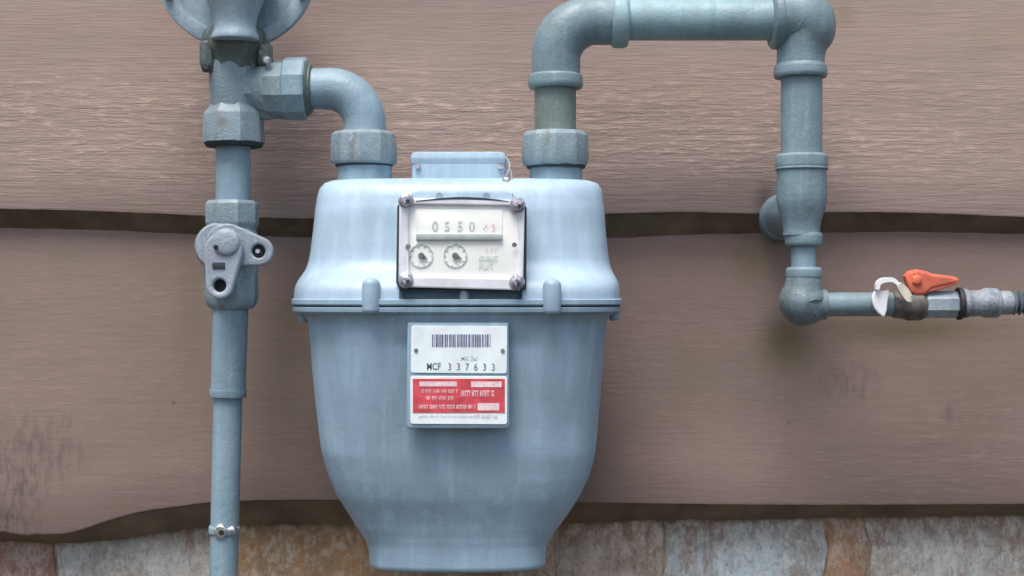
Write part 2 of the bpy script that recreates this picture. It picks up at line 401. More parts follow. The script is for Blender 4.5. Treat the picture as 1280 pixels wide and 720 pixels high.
for k in range(0, 8):
    fe, fb = edge_fn(k); fu, _ = edge_fn(k + 1)
    nx = 420 if k < 2 else 160
    bm = bmesh.new(); rows = []
    for i in range(nx + 1):
        x = X0 + (X1 - X0) * i / nx
        ze, zb = fe(x), fb(x)
        if k == 0 and x < P(62, 0, YE).x and x > P(-60, 0, YE).x: ze += .0022 * noise.noise(Vector((x * 260, 1, 0)))
        ze += .0005 * noise.noise(Vector((x * 120, k, 9)))
        zb += .0010 * noise.noise(Vector((x * 70, k, 2)))
        ztop = fu(x) + .035
        prof = [(.012, ztop), (-.0012, ztop)]
        for j in range(1, 8):
            t = j / 8; z = ztop + (ze + .004 - ztop) * t
            yy = -.0012 + (YE + .0012) * min(1, (ztop - z) / (ztop - ze))
            prof.append((yy + .0008 * noise.noise(Vector((x * 4, z * 30, k))), z))
        prof += [(YE, ze + .0025), (YE + .0006, ze + .0007), (YE + .0024, ze - .0004)]
        prof += [((YE + YB) / 2 + .0007 * noise.noise(Vector((x * 40, k, 5))), (ze * .5 + zb * .5)), (YB, zb), (.012, zb - .001)]
        rows.append([bm.verts.new((x, y, z)) for y, z in prof])
    np_ = len(rows[0])
    for a, b in zip(rows, rows[1:]):
        for j in range(np_ - 1): bm.faces.new((a[j], b[j], b[j + 1], a[j + 1]))
        bm.faces.new((a[-1], b[-1], b[0], a[0]))
    bm.faces.new(rows[0]); bm.faces.new(rows[-1])
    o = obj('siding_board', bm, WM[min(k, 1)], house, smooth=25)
    if k == 0: o['label'] = 'lower siding board with smooth face and wavy bottom edge rising at left'
    if k == 1: o['label'] = 'upper siding board with rough raised grain'
    o.data.materials.append(M_edge)
    for p in o.data.polygons:
        c = p.center
        if p.normal.z < -.35 and abs(c.x) < 1.499: p.material_index = 1
bm = box(bmesh.new(), (X0, .013, .30), (X1, .09, 2.7), 0)
obj('sheathing', bm, simple('bare_sheathing', (.12, .10, .08), .9), house)

# ------------------------------------------------------------------ foundation of rough painted stone blocks
found = thing('foundation_wall', 'rough foundation of rusty brown and blue-grey stone blocks under the siding', 'wall', (0, .02, 0))
def stone_mat():
    n = N('peeling_painted_stone'); oi = n.new('ShaderNodeObjectInfo').outputs['Color']
    big = n.noise(n.map((16, 16, 11)), 1, 7, .65, .4)
    fine = n.noise(n.map((210, 210, 130)), 1, 6, .75)
    mot = n.noise(n.map((75, 75, 48), (8, 8, 8)), 1, 8, .8, .3)
    col2 = n.mix(n.math('MULTIPLY', n.ramp(big, [(.42, 0.0), (.60, 1.0)]), .6), oi, (.22, .165, .115))
    run = n.noise(n.map((34, 34, 9), (2, 2, 2)), 1, 7, .7, .3)
    # rust and mud wash along the top 40 mm, below the boards' drip edge
    sx = n.new('ShaderNodeSeparateXYZ'); n.l(n.co, sx.inputs[0])
    mr = n.new('ShaderNodeMapRange', interpolation_type='SMOOTHSTEP'); n.l(n.math('ADD', sx.outputs[2], n.math('MULTIPLY', run, .035)), mr.inputs[0])
    mr.inputs[1].default_value = zt0 - .030; mr.inputs[2].default_value = zt0 + .012
    col3 = n.mix(n.math('MULTIPLY', mr.outputs[0], .75), col2, n.mix(n.ramp(mot, [(.4, 0.0), (.6, 1.0)]), (.26, .14, .09), (.44, .33, .21)))
    col3 = n.mix(n.math('MULTIPLY', n.ramp(run, [(.54, 0.0), (.66, 1.0)]), .55), col3, (.24, .115, .065))
    col4 = n.mix(n.math('MULTIPLY', n.ramp(mot, [(.47, 0.0), (.60, 1.0)]), .6), col3, n.mix(.5, oi, (.78, .80, .76)))
    col5 = n.mix(n.math('MULTIPLY', n.ramp(fine, [(.50, 0.0), (.64, 1.0)]), .5), col4, (.14, .105, .075))
    b = n.bump(big, .5, .006); b = n.bump(mot, .6, .0035, b); n.bump(fine, .6, .0018, b)
    return n.fin(col5, .9)
zt0 = P(0, 640, 0).z
MS = stone_mat()
GREY, BLUE, ORNG, REDB, RUST = (.42, .41, .39), (.46, .56, .60), (.42, .25, .12), (.33, .16, .12), (.42, .26, .18)
first = [(-300, -130, GREY), (-127, 61, REDB), (65, 287, (.45, .445, .42)), (291, 480, ORNG), (484, 691, RUST), (695, 828, (.50, .40, .34)), (831.5, 1031, BLUE), (1034.5, 1085, (.44, .25, .15)), (1088.5, 1330, (.52, .54, .52)), (1336, 1500, RUST)]
rows = []
zt = P(0, 640, 0).z; zb = zt - .118
xs = [(P(a, 0, 0).x, P(b, 0, 0).x, c) for a, b, c in first]
def fill(x0, x1):
    out = []; x = x0
    while x < x1 - .05:
        w_ = random.uniform(.10, .24); e = min(x1, x + w_)
        if x1 - e < .08: e = x1
        out.append((x, e - .003, random.choice([GREY, BLUE, ORNG, REDB, RUST]))); x = e
    return out
xs = fill(X0, xs[0][0]) + xs + fill(xs[-1][1] + .006, X1)
rows.append((zb, zt, xs)); z = zb - .007
while z > -.02:
    h = random.uniform(.10, .14); rows.append((z - h, z, fill(X0, X1))); z -= h + .007
def stone(x0, x1, z0, z1, c):
    bm = bmesh.new(); nx = max(5, int((x1 - x0) / .011)); nz = 11
    sd_ = random.random() * 50; grid = []
    for j in range(nz + 1):
        r = []
        for i in range(nx + 1):
            u, v = i / nx, j / nz; x = x0 + (x1 - x0) * u; z = z0 + (z1 - z0) * v
            e = min((x - x0), (x1 - x), (z - z0), (z1 - z)); dy = .0018 * max(0, 1 - e / .005) ** 2
            d = Vector((x * 22, z * 22, sd_)); yy = .0050 + dy - .0022 * noise.noise(d) - .0011 * noise.noise(d * 3.4)
            jx = .009 * noise.noise(Vector((z * 24, x * 4, 3))) + .0015 * noise.noise(Vector((z * 110, x * 4, 8)))
            r.append(bm.verts.new((x + jx, yy, z)))
        grid.append(r)
    for a, b in zip(grid, grid[1:]):
        for i in range(nx): bm.faces.new((a[i], a[i + 1], b[i + 1], b[i]))
    rim = grid[0] + [r[-1] for r in grid[1:]] + grid[-1][-2::-1] + [r[0] for r in grid[-2:0:-1]]
    back = [bm.verts.new((v.co.x, .07, v.co.z)) for v in rim]
    for i in range(len(rim)):
        j = (i + 1) % len(rim); bm.faces.new((rim[i], rim[j], back[j], back[i]))
    bm.faces.new(back)
    o = obj('stone', bm, MS, found, smooth=60); o.color = (*c, 1); return o
for z0, z1, ss in rows:
    for x0, x1, c in ss: stone(x0, x1, z0, z1, c)
mb = box(bmesh.new(), (X0, .0086, -.03), (X1, .20, zt + .004), 0)
mm = simple('rust_stained_mortar', (.38, .29, .22), .95, 0, .4, 60, .8)
obj('mortar', mb, mm, found)

# ------------------------------------------------------------------ left riser
YP = -0.10
riser = thing('riser_pipe', 'thin grey-blue riser pipe coming up from the ground at left', 'pipe', (P(280, 700, YP).x, YP, 0))
a, b = P(288.5, 384, YP), P(285, 493, YP); ax = (b - a).normalized(); s = S(YP)
bm = lathe(bmesh.new(), a, ax, [(0, 22 * s), ((b - a).length, 21.5 * s)], wob=.0002); obj('sleeve', bm, M_pipe_l, riser)
bm = lathe(bmesh.new(), b - ax * .004, ax, [(0, 23 * s), (.0065, 23.2 * s), (.0065, 18 * s)], rnd=.0015); obj('sleeve_lip', bm, M_pipe_l, riser)
c = P(279.5, 722, YP); ax2 = (c - b).normalized(); L = (b.z + .05) / -ax2.z
bm = lathe(bmesh.new(), b, ax2, [(0, 18 * s), ((c - b).length, 17.6 * s), (L, 17.6 * s)], wob=.00025); obj('pipe', bm, M_pipe_l, riser)
t = P(280.5, 663, YP)
bm = lathe(bmesh.new(), t - ax2 * .004, ax2, [(0, 18.4 * s), (.001, 19.6 * s), (.006, 19.6 * s), (.007, 18.4 * s)]); cl = obj('pipe_clamp', bm, M_pipe_l, riser)
bm = front(276, 664, YP - 18 * s, [(-3, 9), (1.5, 9), (2.6, 6.5)], segs=20); bo = obj('clamp_screw', bm, M_bright, riser)
bm = front(277, 666, YP - 18 * s - .0022, [(0, 3.6), (.7, 3.4)], segs=12, rnd=0); obj('screw_recess', bm, M_dark, bo)
bm = front(290, 663, YP - 15 * s, [(-3, 6), (1.2, 5), (2, 3)], segs=14); obj('clamp_screw', bm, M_bright, riser)

# plug valve on the riser
valve = thing('shutoff_valve', 'grey plug valve with drilled flat handle and lock wing on left riser', 'valve', P(290, 385, YP))
F = M_fit_l
bm = vert(290.5, YP, [(251, 30), (255, 33.5), (279, 33.5), (287, 30)], segs=8, spin=R(22.5)); obj('hex_collar', bm, F, valve, smooth=20)
bm = vert(289, YP, [(283, 28), (292, 33), (320, 34), (345, 33), (350, 31)], segs=40, rnd=.002); obj('valve_body', bm, F, valve)
bm = vert(289.5, YP, [(340, 31), (346, 33.5), (372, 34), (381, 31), (386, 26)], segs=8, spin=R(22.5), rnd=.0015); obj('hex_collar', bm, F, valve, smooth=20)
bm = front(279, 309, YP, [(0, 30), (19, 30), (24, 26)], segs=40, rnd=.002); obj('plug_boss', bm, M_valve, valve)
Yw = YP - .030
wo = hull2((283, 306), 27, (323, 314), 18)
wing = plate('lock_wing', [wo, circ(323, 314, 8.5)], Yw, .008, M_valve, valve, .0016)
bm = front(323, 314, Yw + .006, [(0, 8.2), (1.5, 7), (1.8, 2)], segs=20); obj('lock_pin', bm, M_gasket_shade, wing)
bm = front(323, 314, Yw + .005, [(0, 4), (3.6, 3)], segs=6, rnd=0); obj('pin_head', bm, M_zinc, wing)
Yh = Yw - .011
hd = plate('handle', [hull2((278.5, 314), 24, (274, 357), 17), circ(274, 357, 8.2)], Yh, .010, M_handle, valve, .002)
bm = front(274, 357, Yh + .008, [(0, 10), (.8, 10)], segs=20, rnd=0); obj('handle_hole', bm, M_dark, hd)
bm = front(270, 309, Yh, [(-1, 2.8), (.6, 2.8)], segs=12, rnd=0); obj('center_mark', bm, M_dark, hd)
bm = pbox(265, 328, 281, 336, Yh - .0012, Yh + .002, .0008); obj('stamped_slot', bm, M_gasket_shade, hd)
bm = front(283, 303, Yh + .001, [(0, 18), (3.0, 16), (4.2, 11)], segs=24, rnd=.001); obj('handle_hub', bm, M_valve, hd)
bm = front(270, 309, Yh - .0030, [(-1, 3.2), (.5, 3)], segs=12, rnd=0); obj('set_screw', bm, M_dark, hd)
bm = vert(291.5, YP, [(180, 21.5), (253, 21.5)], wob=.0002); nip = obj('upper_nipple', bm, M_pipe_l, valve)

# tee above the valve, under the regulator
tee = thing('pipe_tee', 'grimy grey pipe tee joining riser, regulator and meter elbow at left', 'pipe fitting', P(292, 184, YP))
bm = vert(292.5, YP, [(78, 30), (86, 31), (120, 30), (134, 28), (146, 31)], rnd=.002, wob=.0004); obj('tee_body', bm, F, tee)
bm = vert(292.5, YP, [(128, 26), (143, 37.5), (172, 39), (179, 38.5)], segs=8, spin=R(22.5), rnd=.0015, wob=.0003); obj('union_nut', bm, F, tee, smooth=20)
bm = vert(292.5, YP, [(178.5, 37), (184, 34.5), (184, 20)], segs=32); obj('thread_shadow_ring', bm, M_gasket_shade, tee)
bm = horiz(112, YP, [(285, 26), (318, 27), (330, 34), (338, 37), (357, 37)], segs=10, rnd=.002, wob=.0003); obj('branch', bm, F, tee)
bm = horiz(111, YP, [(355.5, 36), (357, 39.5), (382, 39.5), (384, 37)], segs=10, rnd=.0012); obj('union_nut', bm, M_pipe_l, tee, smooth=20)
bm = horiz(111, YP, [(383, 33), (385, 34.5), (386.5, 33), (387.5, 31), (389.5, 31), (391, 27)], segs=32, rnd=.0005); obj('collar_ring', bm, M_regdk, tee)
# gusset between branch and nut
bm = vert(330, YP, [(128, 8), (142, 16), (149, 10)], segs=16, rnd=.002); obj('lower_web', bm, F, tee)

# regulator
reg = thing('pressure_regulator', 'round grey gas regulator cut off by the top edge at left', 'regulator', P(295, 85, YP))
s = S(YP); O = P(295, -40, YP)
def disc(t0, prof, name, mat, segs=72, **k):
    bm = lathe(bmesh.new(), O + Vector((0, -t0, 0)), (0, -1, 0), [(t * .001, r * s) for t, r in prof], segs=segs, **k); return obj(name, bm, mat, reg)
disc(-.045, [(0, 30), (6, 60), (16, 84), (34, 94), (44, 100)], 'rear_diaphragm_case', M_reg, rnd=.004)
disc(0, [(-4, 101), (4, 101), (4, 84), (-2, 81), (-30, 76), (-34, 40)], 'flange_rim', M_reg, rnd=.0016)
disc(0, [(-34, 78), (-33, 62), (-24, 46), (4, 38), (30, 34), (32, 30)], 'front_dome', M_reg, rnd=.004)
for k in range(8):
    a_ = R(22.5 + 45 * k); cx, cy = 295 + 91 * math.cos(a_), -40 + 91 * math.sin(a_)
    if k in (1, 2): continue
    bm = front(cx, cy, YP - .004, [(0, 6), (4, 6), (5, 5)], segs=6); obj('flange_bolt', bm, M_zinc, reg)
Ys = YP - .024
pts = [(-34, 52), (-14, 42), (4, 34), (18, 28.5), (30, 26), (38, 26.5), (45, 29.5), (50.5, 30), (51, 18)]
bm = vert(294, Ys, pts, rnd=.002, segs=48); obj('spout', bm, M_reg, reg)
bm = vert(295, YP, [(34, 30), (40, 40), (50, 43), (64, 42), (70, 38), (80, 33), (88, 31)], rnd=.002, segs=8, spin=R(22.5), wob=.0006); obj('union_collar', bm, M_regdk, reg, smooth=20)
bm = vert(260, YP - .012, [(52, 8), (54, 10), (80, 10.5), (90, 7)], rnd=.002, segs=10, wob=.0008); eb = obj('collar_lug', bm, M_regdk, reg)
bm = vert(331, YP - .012, [(56, 8), (58, 10), (78, 10), (82, 7)], rnd=.002, segs=10, wob=.0008); obj('collar_lug', bm, M_regdk, reg)
bm = front(334, 76, YP - .020, [(0, 6), (3, 6), (4, 4)], segs=6); obj('lug_bolt', bm, M_zinc, reg)
bm = front(258, 84, YP - .020, [(0, 6), (3, 6), (4, 4)], segs=6); obj('lug_bolt', bm, M_gasket_shade, reg)

# elbow down into the meter
YM = -0.105
elb = thing('meter_inlet_elbow', 'curved grey-blue pipe elbow from the tee down into the meter', 'pipe', P(456, 225, YM))
s = S(YM)
path = [(388, 111), (405, 111)] + [(411 + 45 * math.sin(R(t)), 156 - 45 * math.cos(R(t))) for t in range(0, 91, 6)] + [(456, 168), (456, 176)]
rads = [25.5] * 2 + [26 + .9 * math.sin(R(2 * t)) for t in range(0, 91, 6)] + [26.5, 27.5]
Yline = [YP + (YM - YP) * i / (len(path) - 1) for i in range(len(path))]
bm = tube(bmesh.new(), [P(x, y, yy) for (x, y), yy in zip(path, Yline)], [r * s for r in rads]); obj('elbow_pipe', bm, M_pipe_l, elb)
bm = vert(455, YM, [(165, 36), (169, 41), (192, 42.5), (204, 42), (206, 38)], segs=10, rnd=.0014, wob=.0003); obj('union_nut', bm, F, elb, smooth=20)
bm = vert(455, YM, [(204, 37), (209, 35), (209, 20)], segs=40); obj('gasket', bm, M_gasket_shade, elb)

# ------------------------------------------------------------------ the meter
YC = -0.110; sM = S(YC)
meter = thing('gas_meter', 'large pale blue-grey gas meter with white index and red and white badge', 'gas meter', P(573, 715, YC))
def loft(levels, segs, dent=None):
    """levels: (py, x_left, x_right, front_mm, back_mm, n)"""
    bm = bmesh.new(); rings = []
    dense = []
    for a_, b_ in zip(levels, levels[1:]):
        n_ = max(1, int(abs(b_[0] - a_[0]) / 4.0))
        for i in range(n_): dense.append((a_, b_, i / n_))
    L_ = levels
    def interp(c, idx, t):
        m0 = L_[max(idx - 1, 0)][c]; p0 = L_[idx][c]; p1 = L_[idx + 1][c]; m3 = L_[min(idx + 2, len(L_) - 1)][c]
        return p0 + (p1 - p0) * t if min(abs(p1 - p0), 1e9) == 0 else .5 * ((2 * p0) + (p1 - m0) * t + (2 * m0 - 5 * p0 + 4 * p1 - m3) * t * t + (3 * p0 - m0 - 3 * p1 + m3) * t ** 3)
    rowsL = []
    for i in range(len(L_) - 1):
        n_ = max(1, int(abs(L_[i + 1][0] - L_[i][0]) / 3.5))
        for k in range(n_):
            t = k / n_; rowsL.append([L_[i][0] + (L_[i + 1][0] - L_[i][0]) * t] + [interp(c, i, t) for c in range(1, 6)])
    rowsL.append(list(L_[-1]))
    for py, xl, xr, fm, bk, n_ in rowsL:
        ring = []; xc = (xl + xr) / 2; hw = (xr - xl) / 2
        for i in range(segs):
            a_ = 2 * math.pi * i / segs; ca, sa = math.cos(a_), math.sin(a_)
            q_ = (abs(ca) ** n_ + abs(sa) ** n_) ** (-1 / n_); X = q_ * ca * hw; Yv = q_ * sa
            px = xc + X; y = YC - (Yv * fm if Yv > 0 else Yv * bk) * .001
            if dent and Yv > 0: y += dent(px, py) * .001
            p = P(px, py, YC); ring.append(bm.verts.new((p.x, y, p.z)))
        rings.append(ring)
    for a_, b_ in zip(rings, rings[1:]):
        for i in range(segs):
            j = (i + 1) % segs; bm.faces.new((a_[i], a_[j], b_[j], b_[i]))
    bm.faces.new(rings[0]); bm.faces.new(rings[-1])
    return bm
def sst(a_, b_, x): t = max(0, min(1, (x - a_) / (b_ - a_))); return t * t * (3 - 2 * t)
lower = [(388, 379, 767, 80, 74, 3.4), (397, 387, 759, 77, 72, 3.2), (402, 388.5, 757.5, 76, 71, 3.1), (430, 391, 755, 75, 71, 3.0), (470, 394, 751.5, 73, 70, 3.0), (520, 399, 747.5, 70, 68, 2.9), (560, 404, 744, 68, 66, 2.9),
         (590, 412, 737, 65.5, 64, 2.8), (612, 421, 727, 62.5, 62, 2.8), (632, 433, 715, 58, 58, 2.8), (652, 445.5, 701, 53.5, 54, 2.9), (668, 455.5, 690, 50, 52, 3.0), (675, 459.5, 685.5, 48.5, 51, 3.1), (681, 461.5, 683.5, 47.5, 50, 3.2), (692, 462.5, 682.5, 46.5, 49, 3.2), (701, 463, 682, 46, 48, 3.2), (703.5, 465, 680, 44, 46, 3.2)]
def dent_low(px, py):
    c = 5.0 * (1 - sst(62, 112, abs(px - 577))) * sst(398, 430, py) * (1 - sst(640, 700, py) * .5)
    return c
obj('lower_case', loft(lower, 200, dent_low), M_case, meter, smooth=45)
upper = [(226, 428, 722, 28, 28, 3.2), (227.2, 416, 737, 36, 36, 3.2), (230.5, 407, 746.5, 43, 43, 3.2), (237, 401.5, 751, 48, 50, 3.2), (247, 398.5, 753, 51.5, 54, 3.2), (265, 396, 755, 55, 58, 3.2), (290, 393.5, 756.5, 57, 62, 3.2), (315, 390.5, 759, 59.5, 65, 3.2),
         (328, 388, 761, 61.5, 67, 3.2), (338, 384.5, 764, 65.5, 69, 3.2), (346, 379.5, 768, 71, 71, 3.3), (354, 375, 771.5, 76.5, 73, 3.4), (362, 372.8, 773, 79.5, 75, 3.4), (374, 372, 773.5, 80.5, 75, 3.4)]
def dent_up(px, py):
    return 22.0 * (1 - sst(67.5, 71.5, abs(px - 581))) * sst(296, 340, py)
obj('upper_case', loft(upper, 560, dent_up), M_case_lit, meter, smooth=45)
fl1 = [(373, 371, 774.5, 82, 76, 3.4), (374, 369.5, 776, 83.5, 77, 3.4), (379, 369.5, 776, 83.5, 77, 3.4), (380.5, 371, 774.5, 82, 76, 3.4)]
fl2 = [(382.5, 372, 773.5, 82, 76, 3.4), (383.5, 370.5, 774.5, 83.5, 77, 3.4), (388, 371, 774, 83, 77, 3.4), (391, 375, 769, 80, 75, 3.4)]
obj('upper_flange', loft(fl1, 200), M_case, meter, smooth=30); obj('lower_flange', loft(fl2, 200), M_case, meter, smooth=30)
obj('flange_gasket', loft([(380, 372, 773, 81.5, 75, 3.4), (383, 372, 773, 81.5, 75, 3.4)], 160), M_gasket_shade, meter)
# bolt lugs along the flange
def lug(px, y0, y1, Y, r, mat=M_case, name='flange_lug'):
    bm = vert(px, Y, [(y0, 2), (y0 + 1.5, r * .6), (y0 + 5, r * .92), (y0 + 9, r), (y1 - 3, r), (y1, r - 2)], segs=24, rnd=.001)
    return obj(name, bm, mat, meter)
lug(464, 347, 391, YC - .0785, 11.5); lug(690, 348, 392, YC - .0785, 11.5)
lug(580, 360, 390, YC - .0775, 6)
lug(492, 393, 400, YC - .0725, 6, name='case_stud'); lug(623, 393, 401, YC - .0725, 6, name='case_stud')
bm = vert(380, YC - .02, [(384, 7), (400, 7), (403, 5)], segs=10); obj('flange_bolt', bm, M_case, meter)
bm = vert(768, YC - .02, [(384, 7), (398, 7), (401, 5)], segs=10); obj('flange_bolt', bm, M_case, meter)
# necks
for cx, y0, hw in ((456, 204, 34), (695, 206, 33)):
    bm = vert(cx, YM, [(y0, hw), (220, hw), (230, hw), (234, hw + 4), (244, hw + 8)], rnd=.002); obj('meter_neck', bm, M_pipe_l, meter)
# gear tower on top
Yt = -0.135
bm = pbox(514, 194, 632, 242, Yt, Yt + .075, .006); tw = obj('index_tower', bm, M_case_lit, meter)
bm = pbox(512.5, 189, 633, 206, Yt - .0012, Yt + .077, .0075); obj('tower_lid', bm, M_case_lit, tw)
for cx in (522, 626):
    bm = front(cx, 208, Yt - .001, [(0, 4), (1.5, 3.5)], segs=12); obj('tower_screw', bm, M_zinc, tw)
sw = [P(632, 196, Yt - .004), P(637, 205, Yt - .010), P(635, 216, Yt - .014), P(630, 224, Yt - .014), P(634, 232, Yt - .016), P(640, 226, Yt - .014), P(638, 212, Yt - .012)]
sp_ = smooth_path(sw, 6); obj('seal_wire', tube(bmesh.new(), sp_, [.0007] * len(sp_), 8), M_valve, meter)
bm = vert(633, Yt - .016, [(222, 4), (224, 5.5), (232, 5.5), (234, 4)], segs=12); obj('lead_seal', bm, M_zinc, meter)

# index box
Yi = -0.196
plate('index_gap_shade', [[(496.5, 258), (499, 254), (656, 256), (658.5, 260), (658, 360), (650, 364), (502, 362), (495, 354)]], Yi + .0045, .004, M_gasket_shade, meter, .0006)  # dark plate added behind the bezel as its shaded gap lines
ib = obj('index_housing', pbox(498, 246, 655, 361, Yi + .004, YC - .03, .004), M_case, meter)
fr = plate('bezel', [[(504, 247), (650, 250), (656, 257), (654, 357), (649, 363), (505, 359), (498, 352), (499, 254)], [(511, 255), (647, 257), (647, 348), (511, 346)]], Yi, .007, M_bezel, meter, .0012)
obj('dial_plate', pbox(508, 252, 648, 355, Yi + .003, Yi + .006, .0004), M_dial, meter)
# arched hood on top of the bezel with its dark gap
obj('housing_cap', pbox(511, 238, 644, 264, Yi + .0035, YC - .03, .011), M_case_lit, ib)
gap = [(520 + i * 5.8, 252 - 3.2 * math.sin(math.pi * i / 20)) for i in range(21)] + [(636 - i * 5.8, 251.2 - 5.0 * math.sin(math.pi * (20 - i) / 20)) for i in range(21)]
plate('hood_gap', [gap], Yi - .0004, .002, M_gasket_shade, meter, .0002)
for cx in (549, 608):
    bm = front(cx, 245, Yi + .0045, [(-2, 5), (.8, 4.4)], segs=14); obj('cap_rivet', bm, M_case, ib)
Yd = Yi + .0028
cw = obj('counter_window', pbox(520, 262, 628, 300, Yd - .0006, Yd + .002, .0003), M_dial, meter)
obj('counter_ledge', pbox(520, 292, 628, 300, Yd - .0028, Yd + .002, .0012), M_ledge, cw)
for x, y, ch, m in ((540, 289, '0', M_inkp), (555, 289, '5', M_inkp), (571, 289, '5', M_inkp), (586, 289, '0', M_inkp), (604, 289, '4', M_inkr), (614, 289, '2', M_inkr)):
    text(ch, x, y, 12.5 if m is M_inkp else 9, Yd - .0010, m, cw, 'counter_digit', bold=.02, wide=.85)
for cx, cy, an in ((526.5, 319.5, 30), (569, 319.5, 28)):
    sm = M_dial
    bm = bmesh.new()
    me = curve_mesh([[(P(x, y, Yd).x, P(x, y, Yd).z) for x, y in circ(cx, cy, r_, 36)] for r_ in (15, 13.9)], .0003, .00005)
    me.transform(Matrix.Translation((0, Yd - .0004, 0))); dl = link_mesh('test_dial', me, M_inkp, meter)
    tick = bmesh.new()
    for k in range(10):
        a_ = R(36 * k); p0 = P(cx + 12.8 * math.cos(a_), cy + 12.8 * math.sin(a_), Yd - .0006); box(tick, p0 - Vector((.0006, .0002, .0006)), p0 + Vector((.0006, .0002, .0006)), 0)
    obj('tick_marks', tick, M_inkp, dl, smooth=0)
    a_ = R(an)
    q = [(cx + 10 * math.cos(a_), cy + 10 * math.sin(a_)), (cx + 3.5 * math.cos(a_ + 1.3), cy + 3.5 * math.sin(a_ + 1.3)), (cx - 4 * math.cos(a_), cy - 4 * math.sin(a_)), (cx + 3.5 * math.cos(a_ - 1.3), cy + 3.5 * math.sin(a_ - 1.3))]
    plate('pointer', [q], Yd - .0016, .0008, M_ink, dl, .0001)
    bm = front(cx, cy, Yd - .0014, [(0, 4), (1.2, 3.4)], segs=14, rnd=0); obj('pointer_hub', bm, M_ink, dl)
text('CUBIC', 598, 326, 6.2, Yd - .0006, M_inkp, meter, bold=.02, wide=.95)
text('FEET', 598, 336, 6.8, Yd - .0006, M_inkp, meter, bold=.02, wide=.95)
text('2 FT', 606, 314, 5, Yd - .0006, M_inkr, meter, wide=1.2)
for cx, cy in ((510, 308), (643, 306)):
    bm = front(cx, cy, Yi - .0002, [(0, 3.2), (.8, 2.8)], segs=12, rnd=0); obj('dial_screw', bm, M_ink, meter)
for cx, cy, r_, m in ((507.5, 250, 9, M_zinc), (647, 256, 9, M_brass), (507.5, 350.5, 9, M_zinc), (646, 353, 8.5, M_brass)):
    bm = front(cx, cy, Yi - .0005, [(-2, r_ + 1), (.8, r_ + 1), (1.2, r_ * .85), (4, r_ * .75), (5.2, r_ * .45)], segs=24, rnd=.0008, wob=.0005); sb = obj('corner_screw', bm, m, meter)
    bm = front(cx + 2, cy + 1.5, Yi - .0055, [(0, r_ * .3), (.6, r_ * .28)], segs=12, rnd=0); obj('screw_recess', bm, M_gasket_shade, sb)

# badges
Yb = -0.1895
bk = plate('badge_plate', [[(511, 403), (634, 403), (636, 405), (637, 532), (634, 536), (510, 536), (507, 532), (509, 405)]], Yb, .008, M_case, meter, .0018)
wp = plate('number_badge', [[(516, 407), (632, 407.5), (634, 409.5), (633.5, 465), (631.5, 467), (515.5, 466), (513.5, 464), (514, 409)]], Yb - .0010, .0012, M_white, meter, .0003)
rp = plate('warning_badge', [[(515, 470), (632, 470.5), (634, 472.5), (634, 528), (632, 530.5), (515, 530), (513, 528), (513, 472)]], Yb - .0010, .0012, M_white, meter, .0003)
Yq = Yb - .0013
bb = bmesh.new(); x = 540.0; rr = random.Random(4)
while x < 613:
    w_ = rr.choice([.9, 1.3, 2.0, 2.6]); box(bb, P(x, 418, Yq), P(min(613, x + w_), 433.5, Yq) + Vector((0, .0002, 0)), 0); x += w_ + rr.choice([.7, .9, 1.5])
obj('barcode', bb, M_bar, wp, smooth=0)
text('MC Ser', 576, 450, 5.2, Yq, M_inkp, wp, bold=.02, wide=.95)
text('MCF', 533, 462, 8.6, Yq, M_ink, wp, bold=.01, wide=.75)
for i, ch in enumerate('337633'): text(ch, 559.5 + i * 10.9, 462.5 + i * .12, 8.8, Yq, M_ink, wp, 'badge_digit', bold=0, wide=.82)
for cx, cy in ((520, 438), (628.5, 438.5)):
    bm = front(cx, cy, Yq, [(0, 2.6), (.5, 2.3)], segs=12, rnd=0); obj('badge_rivet', bm, M_ink, wp)
obj('red_panel', pbox(516, 473.5, 631, 516, Yq - .0001, Yq + .0002, 0), M_red, rp)
Yr = Yq - .00035
def strip(x0, y0, x1, y1, m=M_pink): obj('print_block', pbox(x0, y0, x1, y1, Yr, Yr + .0002, 0), m, rp, smooth=0)
strip(524, 477, 571, 483); strip(589, 477, 627, 484); strip(597, 504, 624, 513)
for (tx, x, y, h, wd) in (('CALL BEFORE YOU', 528, 492, 4.2, .95), ('PLEASE', 575, 498, 6, 1.35), ('DIG HERE', 532, 500, 4.2, 1.0), ('', 0, 0, 1, 1)):
    pass
rr = random.Random(9)
def scrib(x0, x1, y, h, m=M_pink):
    b_ = bmesh.new(); x = x0; left = rr.choice([3, 4, 5, 6])
    while x < x1:
        w_ = rr.uniform(1.2, 1.9)
        for dx, dw, y0, y1 in rr.choice([((0, .35, 0, 1), (.35, .65, 0, .3)), ((0, .35, 0, 1), (.65, .35, 0, 1), (.35, .3, .35, .65)), ((0, 1, 0, .3), (0, 1, .7, 1), (0, .35, .3, .7)), ((.3, .4, 0, 1),), ((0, 1, 0, .3), (.3, .4, .3, 1))]):
            box(b_, P(x + dx * w_, y + y0 * h, Yr), P(x + (dx + dw) * w_, y + y1 * h, Yr) + Vector((0, .0002, 0)), 0)
        x += w_ + .55; left -= 1
        if left == 0: x += 1.6; left = rr.choice([3, 4, 5, 6])
    obj('illegible_print', b_, m, rp, smooth=0)
scrib(527, 571, 487.0, 4); scrib(576, 616, 488, 7.5); scrib(532, 566, 495.5, 4); scrib(523, 594, 506, 4.8); scrib(523, 590, 518.5, 2.4, M_inkr); scrib(592, 620, 518, 4, M_inkr)

